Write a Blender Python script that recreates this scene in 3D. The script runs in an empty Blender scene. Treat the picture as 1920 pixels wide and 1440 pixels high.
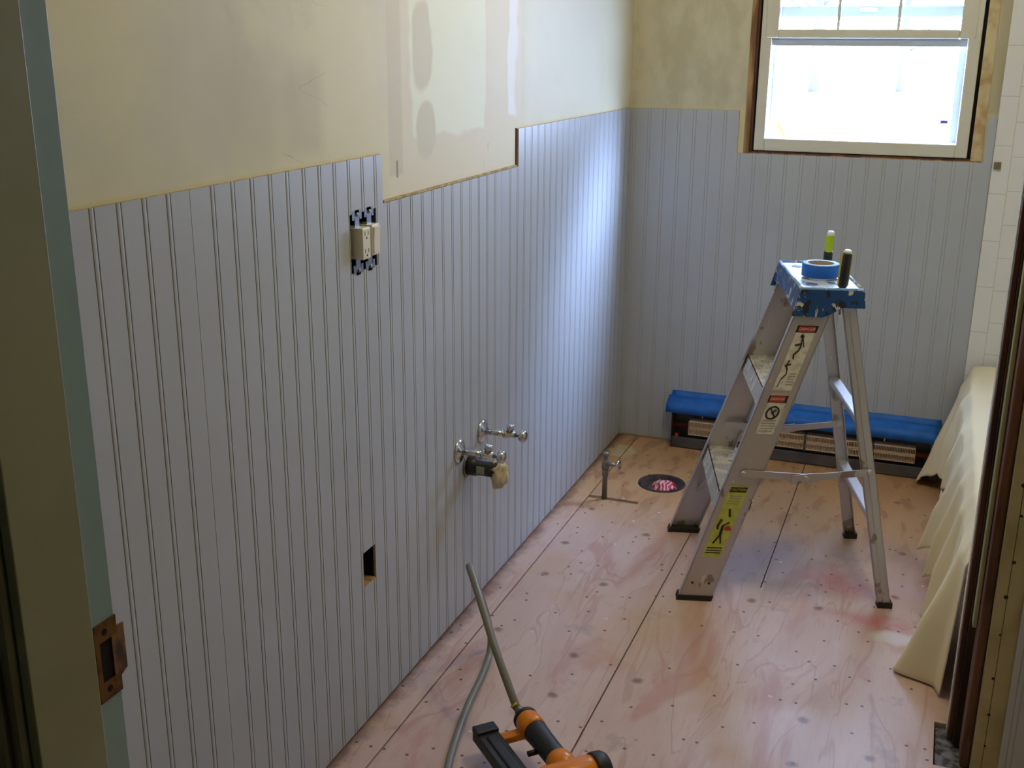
import bpy, bmesh, math, random
from mathutils import Vector, Matrix
random.seed(7)
scene = bpy.context.scene
col = scene.collection

# ------------------------------------------------------------------ camera
FOC = 2076.87
CAM = Vector((1.0508, -3.9086, 1.4313))
a_, b_, c_ = 0.3642, 0.2978, 0.0072
fwd = Vector((-math.sin(a_)*math.cos(b_), math.cos(a_)*math.cos(b_), -math.sin(b_)))
right = Vector((math.cos(a_), math.sin(a_), 0)); up = right.cross(fwd)
rt = math.cos(c_)*right + math.sin(c_)*up
upv = -math.sin(c_)*right + math.cos(c_)*up
cd = bpy.data.cameras.new('camera'); cam = bpy.data.objects.new('camera', cd); col.objects.link(cam)
cd.sensor_width = 36; cd.lens = FOC/1920*36; cd.clip_start = 0.02; cd.clip_end = 300
M = Matrix((rt, upv, -fwd)).transposed().to_4x4(); M.translation = CAM
cam.matrix_world = M
scene.camera = cam

def at(u, v, ax, val):
    """point of the plane (axis ax = val) met by the sight line through pixel u, v"""
    d = rt*((u-960)/FOC) - upv*((v-720)/FOC) + fwd
    return CAM + d*((val-CAM[ax])/d[ax])

# ------------------------------------------------------------------ light
scene.view_settings.view_transform = 'Standard'; scene.view_settings.look = 'None'
scene.view_settings.exposure = 0.40; scene.view_settings.gamma = 1.0
scene.view_settings.use_curve_mapping = False
SKY = (0.46, 0.62, 1.0); SKY_S = 24.0; GLOW = 5.0
w = bpy.data.worlds.new('sky'); scene.world = w; w.use_nodes = True
w.node_tree.nodes['Background'].inputs[0].default_value = (*SKY, 1)
# bright lobe added to the sky, high on the right, to light the left wall
_t = w.node_tree; _tc = _t.nodes.new('ShaderNodeTexCoord'); _d = _t.nodes.new('ShaderNodeVectorMath'); _d.operation = 'DOT_PRODUCT'
_d.inputs[1].default_value = Vector((.82, .33, .70)).normalized(); _t.links.new(_tc.outputs['Generated'], _d.inputs[0])
_r = _t.nodes.new('ShaderNodeMapRange'); _r.interpolation_type = 'SMOOTHSTEP'; _t.links.new(_d.outputs['Value'], _r.inputs['Value'])
for _k, _v in (('From Min', .84), ('From Max', .985), ('To Min', SKY_S), ('To Max', SKY_S*(1+GLOW))): _r.inputs[_k].default_value = _v
_t.links.new(_r.outputs[0], _t.nodes['Background'].inputs[1])

def lamp(name, loc, e, color, r):
    l = bpy.data.lights.new(name, 'POINT'); l.energy = e; l.color = color; l.shadow_soft_size = r
    o = bpy.data.objects.new(name, l); o.location = loc; col.objects.link(o); return o
lamp('ceiling_lamp_light', (0.90, -1.60, 2.2), 13.5, (1.0, 0.82, 0.42), 0.09)
pl = bpy.data.lights.new('window_portal', 'AREA'); pl.shape = 'RECTANGLE'; pl.size = 0.68; pl.size_y = 0.86
pl.cycles.is_portal = True
po = bpy.data.objects.new('window_portal', pl); po.location = (0.78, 0.11, 1.53)
po.rotation_euler = (math.radians(-90), 0, 0); col.objects.link(po)   # faces into the room

# ------------------------------------------------------------------ materials
def lin(c):
    return tuple((x/255/12.92 if x/255 <= .04045 else ((x/255+.055)/1.055)**2.4) for x in c)

class NT:
    def __init__(s, name, rgb, rough=.6, metal=0., spec=.5):
        s.m = bpy.data.materials.new(name); s.m.use_nodes = True
        s.t = s.m.node_tree; s.b = s.t.nodes['Principled BSDF']
        s.c = (*lin(rgb), 1); s.b.inputs['Base Color'].default_value = s.c
        s.b.inputs['Roughness'].default_value = rough; s.b.inputs['Metallic'].default_value = metal
        s.b.inputs['Specular IOR Level'].default_value = spec
        s.m.diffuse_color = s.c
        s._pos = None
    def node(s, typ, **kw):
        n = s.t.nodes.new(typ)
        for k, v in kw.items(): setattr(n, k, v)
        return n
    def ln(s, a, b): s.t.links.new(a, b)
    @property
    def pos(s):
        if s._pos is None: s._pos = s.node('ShaderNodeNewGeometry').outputs['Position']
        return s._pos
    def obj(s): return s.node('ShaderNodeTexCoord').outputs['Object']
    def mapping(s, src, scale, loc=(0, 0, 0)):
        n = s.node('ShaderNodeMapping'); n.inputs['Scale'].default_value = scale; n.inputs['Location'].default_value = loc
        s.ln(src, n.inputs['Vector']); return n.outputs[0]
    def noise(s, vec, scale, detail=3, rough=.5, dist=0., out='Fac'):
        n = s.node('ShaderNodeTexNoise'); n.inputs['Scale'].default_value = scale
        n.inputs['Detail'].default_value = detail; n.inputs['Roughness'].default_value = rough
        n.inputs['Distortion'].default_value = dist
        s.ln(vec, n.inputs['Vector']); return n.outputs[out]
    def smooth(s, v, lo, hi, a=0., b=1.):
        n = s.node('ShaderNodeMapRange', interpolation_type='SMOOTHSTEP')
        s.ln(v, n.inputs['Value'])
        n.inputs['From Min'].default_value = lo; n.inputs['From Max'].default_value = hi
        n.inputs['To Min'].default_value = a; n.inputs['To Max'].default_value = b
        return n.outputs[0]
    def math(s, op, a, b=None):
        n = s.node('ShaderNodeMath', operation=op)
        for i, x in enumerate((a, b)):
            if x is None: continue
            if isinstance(x, (int, float)): n.inputs[i].default_value = x
            else: s.ln(x, n.inputs[i])
        return n.outputs[0]
    def mul(s, *v):
        r = v[0]
        for x in v[1:]: r = s.math('MULTIPLY', r, x)
        return r
    def mix(s, fac, rgb, base=None):
        """paint colour rgb over the base colour where fac is 1"""
        n = s.node('ShaderNodeMix', data_type='RGBA')
        s.ln(fac, n.inputs['Factor'])
        src = s.b.inputs['Base Color'].links
        if src: s.ln(src[0].from_socket, n.inputs[6])
        else: n.inputs[6].default_value = s.b.inputs['Base Color'].default_value
        n.inputs[7].default_value = (*lin(rgb), 1)
        s.ln(n.outputs[2], s.b.inputs['Base Color']); return s
    def sep(s, v):
        n = s.node('ShaderNodeSeparateXYZ'); s.ln(v, n.inputs[0]); return n.outputs
    def bump(s, h, strength=.3, dist=.01):
        n = s.node('ShaderNodeBump'); n.inputs['Strength'].default_value = strength; n.inputs['Distance'].default_value = dist
        s.ln(h, n.inputs['Height'])
        old = s.b.inputs['Normal'].links
        if old: s.ln(old[0].from_socket, n.inputs['Normal'])
        s.ln(n.outputs[0], s.b.inputs['Normal']); return s
    def warp(s, vec, scale, amt):
        n = s.node('ShaderNodeTexNoise'); n.inputs['Scale'].default_value = scale; s.ln(vec, n.inputs['Vector'])
        sb = s.node('ShaderNodeVectorMath', operation='SUBTRACT'); s.ln(n.outputs['Color'], sb.inputs[0]); sb.inputs[1].default_value = (.5, .5, .5)
        sc = s.node('ShaderNodeVectorMath', operation='SCALE'); s.ln(sb.outputs[0], sc.inputs[0]); sc.inputs['Scale'].default_value = amt
        ad = s.node('ShaderNodeVectorMath', operation='ADD'); s.ln(vec, ad.inputs[0]); s.ln(sc.outputs[0], ad.inputs[1])
        return ad.outputs[0]
    def box(s, A, B, a0, a1, b0, b1, soft=.01):
        return s.mul(s.smooth(A, a0-soft, a0+soft), s.smooth(A, a1-soft, a1+soft, 1, 0),
                     s.smooth(B, b0-soft, b0+soft), s.smooth(B, b1-soft, b1+soft, 1, 0))
    def blob(s, A, B, ca, cb, ra, rb, soft=.3):
        x = s.math('DIVIDE', s.math('SUBTRACT', A, ca), ra); y = s.math('DIVIDE', s.math('SUBTRACT', B, cb), rb)
        d = s.math('SQRT', s.math('ADD', s.math('MULTIPLY', x, x), s.math('MULTIPLY', y, y)))
        return s.smooth(d, 1-soft, 1+soft, 1, 0)

def plain(name, rgb, rough=.6, metal=0., spec=.5, var=None, vscale=20):
    n = NT(name, rgb, rough, metal, spec)
    if var: n.mix(n.smooth(n.noise(n.obj(), vscale, 4), .4, .65), var)
    return n.m

# bead board paint
def bead_mat():
    n = NT('bead_paint', (180, 186, 194), .36)
    n.mix(n.smooth(n.noise(n.pos, 3, 3), .35, .7), (176, 181, 188))
    n.bump(n.noise(n.pos, 90, 2), .04, .002)
    return n.m
M_bead = bead_mat()
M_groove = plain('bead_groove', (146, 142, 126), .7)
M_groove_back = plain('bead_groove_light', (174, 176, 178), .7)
M_rawedge = plain('panel_edge', (186, 166, 112), .8, var=(160, 130, 80), vscale=40)

def plaster_left():
    n = NT('old_plaster', (214, 207, 166), .65)
    n.mix(n.smooth(n.noise(n.pos, 2.2, 4, .6), .42, .62), (204, 198, 168))
    n.mix(n.mul(n.smooth(n.noise(n.pos, 5, 5, .6), .55, .7), .5), (190, 182, 150))
    P = n.warp(n.pos, 7, .07); X, Y, Z = n.sep(P); x0, y0, z0 = n.sep(n.pos)
    # grey smudges left of the cabinet patch
    n.mix(n.mul(n.blob(Y, Z, -2.34, 1.33, .10, .10, .7), .35), (168, 160, 126))
    n.mix(n.mul(n.box(y0, Z, -2.24, -2.12, 1.24, 1.40, .03), .45), (176, 168, 132))
    # patch where the cabinet hung
    n.mix(n.box(y0, z0, -1.86, -1.10, 1.13, 9, .012), (216, 207, 176))
    n.mix(n.mul(n.box(y0, z0, -1.862, -1.80, 1.17, 9, .006), .6), (196, 186, 150))
    n.mix(n.box(Y, Z, -1.755, -1.34, 1.235, 9, .008), (224, 226, 198))
    n.mix(n.mul(n.blob(Y, Z, -1.70, 1.425, .055, .085, .12), n.box(y0, z0, -1.745, 0, 0, 9, .004)), (204, 196, 162))
    n.mix(n.mul(n.blob(Y, Z, -1.685, 1.245, .052, .065, .12), n.box(y0, z0, -1.745, 0, 0, 9, .004)), (206, 198, 168))
    n.mix(n.box(y0, Z, -1.345, -1.19, 1.25, 9, .006), (216, 206, 176))
    n.mix(n.box(Y, Z, -1.19, -1.13, 1.25, 9, .006), (232, 232, 226))
    n.mix(n.mul(n.box(y0, Z, -1.08, 0, 1.2, 9, .08), .6), (226, 224, 208))
    # hairline scratches
    th = n.math('ABSOLUTE', n.math('SUBTRACT', n.noise(n.mapping(n.pos, (1, .6, 3)), 2.5, 3), .5))
    n.mix(n.mul(n.smooth(th, .0, .0035, .4, 0), n.smooth(n.noise(n.pos, 2.5, 2), .56, .62), n.smooth(y0, -2.0, -1.95, 1, 0)), (150, 140, 108))
    for (ya, za, yb_, zb_) in ((-1.835, 1.20, -1.822, 1.165), (-1.36, 1.165, -1.355, 1.135), (-1.335, 1.20, -1.328, 1.182)):
        n.mix(n.mul(n.box(y0, z0, min(ya, yb_)+.004, max(ya, yb_)-.001, zb_, za, .0025), .8), (120, 104, 74))
    notch_ = n.smooth(y0, -1.906, -1.905, 0, 1); notch2_ = n.smooth(y0, -1.134, -1.133, 1, 0)
    ins = n.mul(notch_, notch2_)
    n.mix(n.mul(n.smooth(z0, 1.220, 1.229, 1, 0), n.math('SUBTRACT', 1., ins), .6), (206, 188, 104))  # yellow line cast at the panel's top edge, put into the plaster colour
    n.mix(n.mul(n.smooth(z0, 1.122, 1.131, 1, 0), ins, .6), (200, 180, 96))
    n.bump(n.noise(n.pos, 5, 2), .12, .02)
    return n.m
M_plasterL = plaster_left()
def plaster_back():
    n = NT('cream_plaster', (208, 202, 176), .6)
    n.mix(n.smooth(n.noise(n.mapping(n.pos, (2, 1, 1)), 4, 4, .6), .42, .62), (192, 184, 156))
    x0, y0, z0 = n.sep(n.pos)
    P = n.warp(n.pos, 9, .05); X, Y, Z = n.sep(P)
    n.mix(n.mul(n.box(X, Z, 1.17, 1.24, 1.2, 3, .03), .6), (166, 154, 124))
    n.mix(n.mul(n.smooth(z0, 1.215, 1.24, .7, 0)), (214, 204, 158))
    n.bump(n.noise(n.pos, 8, 4), .2, .02)
    return n.m
M_plasterB = plaster_back()
M_plaster = plain('cream_wall', (196, 188, 150), .6, var=(184, 176, 138), vscale=3)
M_ceil = plain('ceiling_white', (214, 212, 200), .8)
M_hall = plain('hall_paint', (150, 146, 120), .8)

def floor_mat():
    n = NT('plywood_floor', (206, 178, 168), .34, spec=.5)
    g = n.noise(n.warp(n.mapping(n.pos, (4, .8, 1)), 1.2, .7), 1.7, 3, .5, .8)
    n.mix(n.smooth(g, .38, .62), (214, 188, 180))
    n.mix(n.mul(n.smooth(n.math('ABSOLUTE', n.math('SUBTRACT', g, .52)), 0, .016, 1, 0), .42), (176, 124, 110))
    g2 = n.noise(n.mapping(n.pos, (34, 4, 1)), 3, 4, .6)
    n.mix(n.mul(n.smooth(g2, .5, .75), .3), (176, 138, 118))
    n.mix(n.mul(n.smooth(n.noise(n.mapping(n.pos, (2.2, .8, 1)), 3, 4, .6, .8), .52, .66), .6), (190, 136, 124))
    n.mix(n.mul(n.smooth(n.noise(n.mapping(n.pos, (1, 1, 1), (4, 2, 0)), 7, 5, .65), .60, .68), .4), (150, 140, 146))
    x, y, z = n.sep(n.pos); P = n.warp(n.pos, 6, .16); X, Y, Z = n.sep(P)
    # tan near the heater, pinker doorwards: window light and shade put into the colour
    n.mix(n.mul(n.smooth(Y, -1.05, -.5), .85), (194, 148, 94))
    n.mix(n.mul(n.blob(X, Y, .50, -1.37, .09, .16, .8), .5), (196, 160, 104))  # yellowish shadow of the near ladder foot, put into the floor colour
    n.mix(n.mul(n.smooth(n.noise(n.mapping(n.pos, (5, 1.5, 1)), 4, 4), .52, .62), n.smooth(Y, -1.0, -.5), .5), (150, 102, 62))
    n.mix(n.mul(n.smooth(n.noise(n.pos, 3.3, 3), .52, .66), .35), (198, 158, 112))
    # stains, and the ladder's shade put into the colour
    n.mix(n.mul(n.blob(X, Y, .70, -.93, .17, .17, .6), .62), (140, 132, 138))  # blue-grey ladder shadow, put into the floor colour
    n.mix(n.mul(n.blob(X, Y, .97, -.72, .13, .10, .7), .35), (150, 140, 130))
    n.mix(n.mul(n.blob(X, Y, .93, -.97, .10, .05, .9), .4), (190, 74, 92))
    n.mix(n.mul(n.blob(X, Y, 1.0, -1.17, .09, .04, .9), .5), (192, 64, 72))
    n.mix(n.mul(n.blob(X, Y, 1.08, -1.225, .055, .020, .5), .75), (226, 222, 220))
    n.mix(n.mul(n.blob(X, Y, .065, -.19, .05, .06, .2), .6), (226, 214, 176))
    n.mix(n.mul(n.blob(X, Y, .16, -1.72, .07, .13, .7), .3), (200, 176, 160))
    # dirt along the wall edge
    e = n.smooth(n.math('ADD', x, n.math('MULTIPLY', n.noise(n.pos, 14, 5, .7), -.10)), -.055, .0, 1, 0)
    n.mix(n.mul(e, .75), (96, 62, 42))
    # knots, nail holes, crumbs
    v = n.node('ShaderNodeTexVoronoi', voronoi_dimensions='2D'); v.inputs['Scale'].default_value = 5.5; n.ln(n.warp(n.pos, 20, .02), v.inputs['Vector'])
    rn = n.sep(v.outputs['Color'])
    n.mix(n.mul(n.smooth(v.outputs['Distance'], .02, .10, 1, 0), n.smooth(rn[0], .62, .64), .8), (120, 84, 68))
    v2 = n.node('ShaderNodeTexVoronoi', voronoi_dimensions='2D'); v2.inputs['Scale'].default_value = 26; n.ln(n.pos, v2.inputs['Vector'])
    rn2 = n.sep(v2.outputs['Color'])
    n.mix(n.mul(n.smooth(v2.outputs['Distance'], .07, .13, 1, 0), n.smooth(rn2[1], .84, .86), .85), (74, 50, 42))
    v3 = n.node('ShaderNodeTexVoronoi', voronoi_dimensions='2D'); v3.inputs['Scale'].default_value = 15; n.ln(n.warp(n.pos, 30, .02), v3.inputs['Vector'])
    rn3 = n.sep(v3.outputs['Color'])
    n.mix(n.mul(n.smooth(v3.outputs['Distance'], .04, .09, 1, 0), n.smooth(rn3[2], .96, .97), .8), (228, 222, 220))
    n.bump(g2, .1, .004)
    return n.m
M_floor = floor_mat()
M_void = plain('dark_gap', (40, 30, 20), .9, var=(66, 50, 26), vscale=8)

def wood(name, c1, c2, scale=6, axis=(1, 1, .12), rough=.7):
    n = NT(name, c1, rough); n.mix(n.smooth(n.noise(n.mapping(n.pos, axis), scale*6, 4), .4, .62), c2); return n.m
M_brown = wood('weathered_brown_wood', (104, 66, 42), (70, 40, 26))
M_darkwood = wood('open_slot_dark', (84, 44, 30), (50, 26, 20))
M_tanwood = wood('rough_tan_wood', (176, 140, 92), (120, 84, 50))
def tile_mat():
    n = NT('white_tile', (228, 228, 228), .18)
    x, y, z = n.sep(n.pos)
    def lines(v, off, per, wd):
        f = n.math('ABSOLUTE', n.math('SUBTRACT', n.math('FRACT', n.math('DIVIDE', n.math('SUBTRACT', v, off), per)), .5))
        return n.smooth(f, .5-wd, .5-wd*.4)
    first = n.smooth(x, 1.2525, 1.2535, 1, 0)
    rest = n.math('SUBTRACT', 1., first)
    h1 = n.mul(lines(z, .07, .152, .010), first)
    h2 = n.mul(lines(z, .02, .108, .014), rest)
    v2 = n.mul(lines(x, 1.253, .108, .014), n.smooth(x, 1.24, 1.241))
    g = n.math('MAXIMUM', n.math('MAXIMUM', h1, h2), v2)
    n.mix(g, (204, 198, 190)); return n.m
M_tile = tile_mat()
def splat(name, base, c1, c2, s1=24, s2=17, t1=.58, t2=.6, **k):
    n = NT(name, base, **k); o = n.obj()
    n.mix(n.smooth(n.noise(n.mapping(o, (1, 1, .45)), s1, 4, .6, .6), t1, t1+.02), c1)
    n.mix(n.smooth(n.noise(n.mapping(o, (1, 1, .6), (5, 3, 1)), s2, 4, .6), t2, t2+.02), c2)
    return n.m
M_alu = splat('worn_aluminium', (192, 188, 190), (222, 216, 198), (150, 138, 128), 34, 8, .68, .60, rough=.34, metal=.62)
M_alustep = splat('paint_dripped_tread', (190, 186, 178), (222, 216, 198), (160, 148, 116), 22, 30, .5, .62, rough=.45, metal=.35)
M_alubrt = plain('bright_aluminium', (205, 205, 208), .35, .5)
M_cap = splat('blue_ladder_plastic', (22, 70, 128), (204, 198, 172), (30, 34, 48), 42, 34, .575, .56, rough=.45)
M_captop = splat('paint_covered_blue_top', (92, 130, 188), (196, 204, 216), (60, 84, 120), 30, 24, .44, .66, rough=.4)
M_caprim = splat('pale_blue_rim', (120, 160, 215), (214, 220, 226), (36, 80, 150), 30, 30, .56, .66, rough=.35)
M_rubber = plain('black_rubber', (34, 32, 30), .7)
M_tape = plain('blue_masking_tape', (16, 98, 190), .55, var=(24, 110, 204), vscale=30)
M_tapeside = plain('tape_roll_side', (96, 150, 214), .6)
M_core = plain('cardboard_core', (150, 128, 118), .8)
M_acryl = NT('yellow_green_acrylic', (196, 226, 20), .12); M_acryl.b.inputs['Transmission Weight'].default_value = .35; M_acryl = M_acryl.m
M_white = plain('white_plastic', (226, 228, 226), .35)
M_black = plain('black_plastic', (22, 22, 24), .45)
M_yellow = plain('yellow_stripe', (206, 196, 40), .4)
M_vinyl = plain('white_vinyl_frame', (214, 212, 198), .35)
M_vinylshade = plain('grey_shade_vinyl', (176, 184, 198), .5)  # blue-grey shade is put into this vinyl colour; the outer track shares it
M_gap = plain('black_gap', (16, 14, 18), .9)
M_chrome = plain('chrome', (205, 208, 214), .16, 1.)
M_pipe = plain('grey_metal_pipe', (130, 126, 118), .4, .7)
M_abs = plain('black_pipe_plastic', (28, 26, 26), .4)
M_cloth = plain('cream_rag', (214, 204, 172), .9, var=(200, 186, 148), vscale=25)
M_drop = NT('cream_canvas', (236, 226, 192), .9)
M_drop.mix(M_drop.mul(M_drop.smooth(M_drop.noise(M_drop.pos, 3, 3), .5, .65), .4), (230, 216, 176))
M_drop.bump(M_drop.noise(M_drop.pos, 260, 2), .12, .002)
for cx, cy in ((1.285, -.33), (1.30, -.20)):
    X, Y, Z = M_drop.sep(M_drop.pos)
    M_drop.mix(M_drop.mul(M_drop.blob(X, Y, cx, cy, .010, .018, .4), .6), (120, 100, 70))
M_drop = M_drop.m
M_iron = plain('rusty_cast_iron', (40, 34, 30), .8, .0, var=(70, 54, 42), vscale=30)
def bag_mat():
    n = NT('red_white_bag', (226, 200, 206), .35)
    wv = n.node('ShaderNodeTexWave'); wv.inputs['Scale'].default_value = 22; wv.inputs['Distortion'].default_value = 9; wv.inputs['Detail Scale'].default_value = 1.2
    n.ln(n.obj(), wv.inputs['Vector']); n.mix(n.smooth(wv.outputs['Fac'], .42, .5), (206, 20, 52)); return n.m
M_bag = bag_mat()
M_device = plain('almond_device', (226, 220, 200), .35)
M_steel = plain('zinc_steel', (150, 156, 166), .35, .9)
M_boxblue = plain('blue_electrical_box', (24, 34, 74), .5)
M_brass = plain('tarnished_brass', (130, 92, 40), .45, .6, var=(70, 44, 26), vscale=60)
M_jamb = plain('cream_trim_paint', (166, 166, 128), .5, var=(158, 158, 120), vscale=6)
M_rabbet = plain('blue_green_paint', (156, 184, 184), .45)
M_hose = plain('grey_rubber_hose', (126, 126, 118), .42)
M_orange = plain('orange_plastic', (226, 132, 12), .3)
M_gunblk = plain('charcoal_grip', (34, 36, 44), .5)
M_heat = plain('heater_sheet_metal', (92, 94, 98), .45, .2, var=(78, 78, 82), vscale=12)
M_heatgrey = plain('heater_end_grey', (120, 116, 110), .5)
M_fin = NT('heater_fins', (238, 212, 184), .45); M_fin = M_fin.m
M_copper = plain('copper_pipe', (168, 84, 46), .35, .8)
M_red = plain('red_sticker', (186, 50, 40), .5)
M_lblw = plain('white_sticker', (214, 210, 196), .5, var=(190, 184, 166), vscale=60)
M_lbly = plain('yellow_sticker', (196, 200, 84), .5, var=(180, 182, 84), vscale=60)
M_ink = plain('black_ink', (30, 28, 26), .6)
M_inkg = plain('grey_print', (150, 148, 136), .6)
M_tub = plain('white_enamel', (226, 224, 216), .2)
M_snow = plain('snow', (244, 246, 250), .9)
M_bark = plain('dark_bark', (58, 53, 50), .9)
M_leaf = plain('winter_leaves', (78, 66, 52), .9)

def glass():
    m = bpy.data.materials.new('window_glass'); m.use_nodes = True; t = m.node_tree
    t.nodes.remove(t.nodes['Principled BSDF'])
    tr = t.nodes.new('ShaderNodeBsdfTransparent'); gl = t.nodes.new('ShaderNodeBsdfGlossy'); gl.inputs['Roughness'].default_value = .02
    fr = t.nodes.new('ShaderNodeFresnel'); mx = t.nodes.new('ShaderNodeMixShader')
    t.links.new(fr.outputs[0], mx.inputs[0]); t.links.new(tr.outputs[0], mx.inputs[1]); t.links.new(gl.outputs[0], mx.inputs[2])
    t.links.new(mx.outputs[0], t.nodes['Material Output'].inputs[0]); return m
M_glass = glass()

# ------------------------------------------------------------------ mesh helpers
def B(): return bmesh.new()
def box(bm, x0, x1, y0, y1, z0, z1, M=None, mi=0):
    vs = [bm.verts.new((x, y, z)) for x in (x0, x1) for y in (y0, y1) for z in (z0, z1)]
    if M is not None:
        for v in vs: v.co = M @ v.co
    for f in ((0, 1, 3, 2), (4, 6, 7, 5), (0, 4, 5, 1), (2, 3, 7, 6), (0, 2, 6, 4), (1, 5, 7, 3)):
        fc = bm.faces.new([vs[i] for i in f]); fc.material_index = mi
    return vs
def frame_of(d):
    d = Vector(d).normalized(); h = Vector((0, 0, 1)) if abs(d.z) < .9 else Vector((1, 0, 0))
    s = d.cross(h).normalized(); return s, s.cross(d).normalized(), d
def bar(bm, p, q, w, h, hint=None, mi=0):
    """box beam from p to q, w across hint, h along the third axis"""
    p = Vector(p); q = Vector(q); d = (q-p).normalized()
    if hint is None: s, t, _ = frame_of(d)
    else:
        s = Vector(hint); s = (s - d*s.dot(d)).normalized(); t = d.cross(s)
    c = []
    for base in (p, q):
        for a, b in ((-1, -1), (1, -1), (1, 1), (-1, 1)): c.append(bm.verts.new(base + s*a*w/2 + t*b*h/2))
    for f in ((3, 2, 1, 0), (4, 5, 6, 7), (0, 1, 5, 4), (1, 2, 6, 5), (2, 3, 7, 6), (3, 0, 4, 7)):
        bm.faces.new([c[i] for i in f]).material_index = mi
def lathe(bm, p, d, prof, seg=24, mi=0, cap=True):
    """prof: list of (distance along d, radius)"""
    s, t, d = frame_of(d); p = Vector(p); rings = []
    for h, r in prof:
        rings.append([bm.verts.new(p + d*h + (s*math.cos(k*2*math.pi/seg) + t*math.sin(k*2*math.pi/seg))*r) for k in range(seg)])
    for a, b in zip(rings, rings[1:]):
        for k in range(seg):
            f = bm.faces.new((a[k], a[(k+1) % seg], b[(k+1) % seg], b[k])); f.material_index = mi; f.smooth = True
    if cap:
        bm.faces.new(rings[0][::-1]).material_index = mi; bm.faces.new(rings[-1]).material_index = mi
def tube(bm, pts, r, seg=10, mi=0):
    pts = [Vector(p) for p in pts]; rings = []; s = None
    for i, p in enumerate(pts):
        d = (pts[min(i+1, len(pts)-1)] - pts[max(i-1, 0)]).normalized()
        if s is None: s, t, _ = frame_of(d)
        else: s = (s - d*s.dot(d)).normalized(); t = s.cross(d)
        rr = r(i/(len(pts)-1)) if callable(r) else r
        rings.append([bm.verts.new(p + (s*math.cos(k*2*math.pi/seg) + t*math.sin(k*2*math.pi/seg))*rr) for k in range(seg)])
    for a, b in zip(rings, rings[1:]):
        for k in range(seg):
            f = bm.faces.new((a[k], a[(k+1) % seg], b[(k+1) % seg], b[k])); f.smooth = True; f.material_index = mi
    bm.faces.new(rings[0][::-1]); bm.faces.new(rings[-1])
def catmull(P, n=10):
    P = [Vector(p) for p in P]; P = [2*P[0]-P[1]] + P + [2*P[-1]-P[-2]]; out = []
    for i in range(1, len(P)-2):
        a, b, c, d = P[i-1:i+3]
        for k in range(n):
            t = k/n; out.append(.5*((2*b)+(c-a)*t+(2*a-5*b+4*c-d)*t*t+(3*b-a-3*c+d)*t**3))
    out.append(P[-2]); return out
def prism(bm, poly, off, mi=0):
    """poly: 3D points of a planar outline, extruded by vector off"""
    a = [bm.verts.new(Vector(p)) for p in poly]; b = [bm.verts.new(Vector(p)+Vector(off)) for p in poly]
    bm.faces.new(a[::-1]).material_index = mi; bm.faces.new(b).material_index = mi
    for k in range(len(a)):
        bm.faces.new((a[k], a[(k+1) % len(a)], b[(k+1) % len(a)], b[k])).material_index = mi
def obj(name, bm, mats, parent=None, bevel=0, seg=2, smooth=False):
    bmesh.ops.recalc_face_normals(bm, faces=bm.faces[:])
    me = bpy.data.meshes.new(name); bm.to_mesh(me); bm.free()
    for m in (mats if isinstance(mats, (list, tuple)) else [mats]): me.materials.append(m)
    o = bpy.data.objects.new(name, me); col.objects.link(o)
    if smooth:
        for p in me.polygons: p.use_smooth = True
    if parent: o.parent = parent; o.matrix_parent_inverse = parent.matrix_world.inverted() if False else Matrix.Translation(-parent.location)
    if bevel:
        md = o.modifiers.new('bevel', 'BEVEL'); md.width = bevel; md.segments = seg; md.limit_method = 'ANGLE'; md.angle_limit = math.radians(40)
    return o
def thing(name, label, cat, loc=(0, 0, 0), group=None):
    o = bpy.data.objects.new(name, None); o.empty_display_size = .05; o.location = loc; col.objects.link(o)
    o['label'] = label; o['category'] = cat
    if group: o['group'] = group
    return o
def tag(o, label, cat, group=None):
    o['label'] = label; o['category'] = cat
    if group: o['group'] = group
    return o
def struct(name, loc=None):
    o = bpy.data.objects.new(name, None); o.empty_display_size = .05; o.location = loc or (0, 0, 0); col.objects.link(o); o['kind'] = 'structure'; return o
def sobj(name, bm, m, label=None, **k):
    o = obj(name, bm, m, **k); o['kind'] = 'structure'
    if label: o['label'] = label
    return o
def textmesh(name, txt, size, M, mat, parent):
    cu = bpy.data.curves.new(name, 'FONT'); cu.body = txt; cu.size = size; cu.align_x = 'CENTER'; cu.align_y = 'CENTER'; cu.extrude = .0002
    t = bpy.data.objects.new(name, cu); col.objects.link(t)
    bpy.context.view_layer.update()
    me = bpy.data.meshes.new_from_object(t.evaluated_get(bpy.context.evaluated_depsgraph_get()))
    bpy.data.objects.remove(t); me.transform(M); me.materials.clear(); me.materials.append(mat)
    o = bpy.data.objects.new(name, me); col.objects.link(o)
    if parent: o.parent = parent; o.matrix_parent_inverse = Matrix.Translation(-parent.location)
    return o

# ------------------------------------------------------------------ floor
H = 1.22; CEIL = 2.42
bm = B()
T = -.018
fx, fy, fr = .278, -.44, .082          # closet flange hole
box(bm, 0, .0765, -3.4, 0, T, 0)
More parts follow.
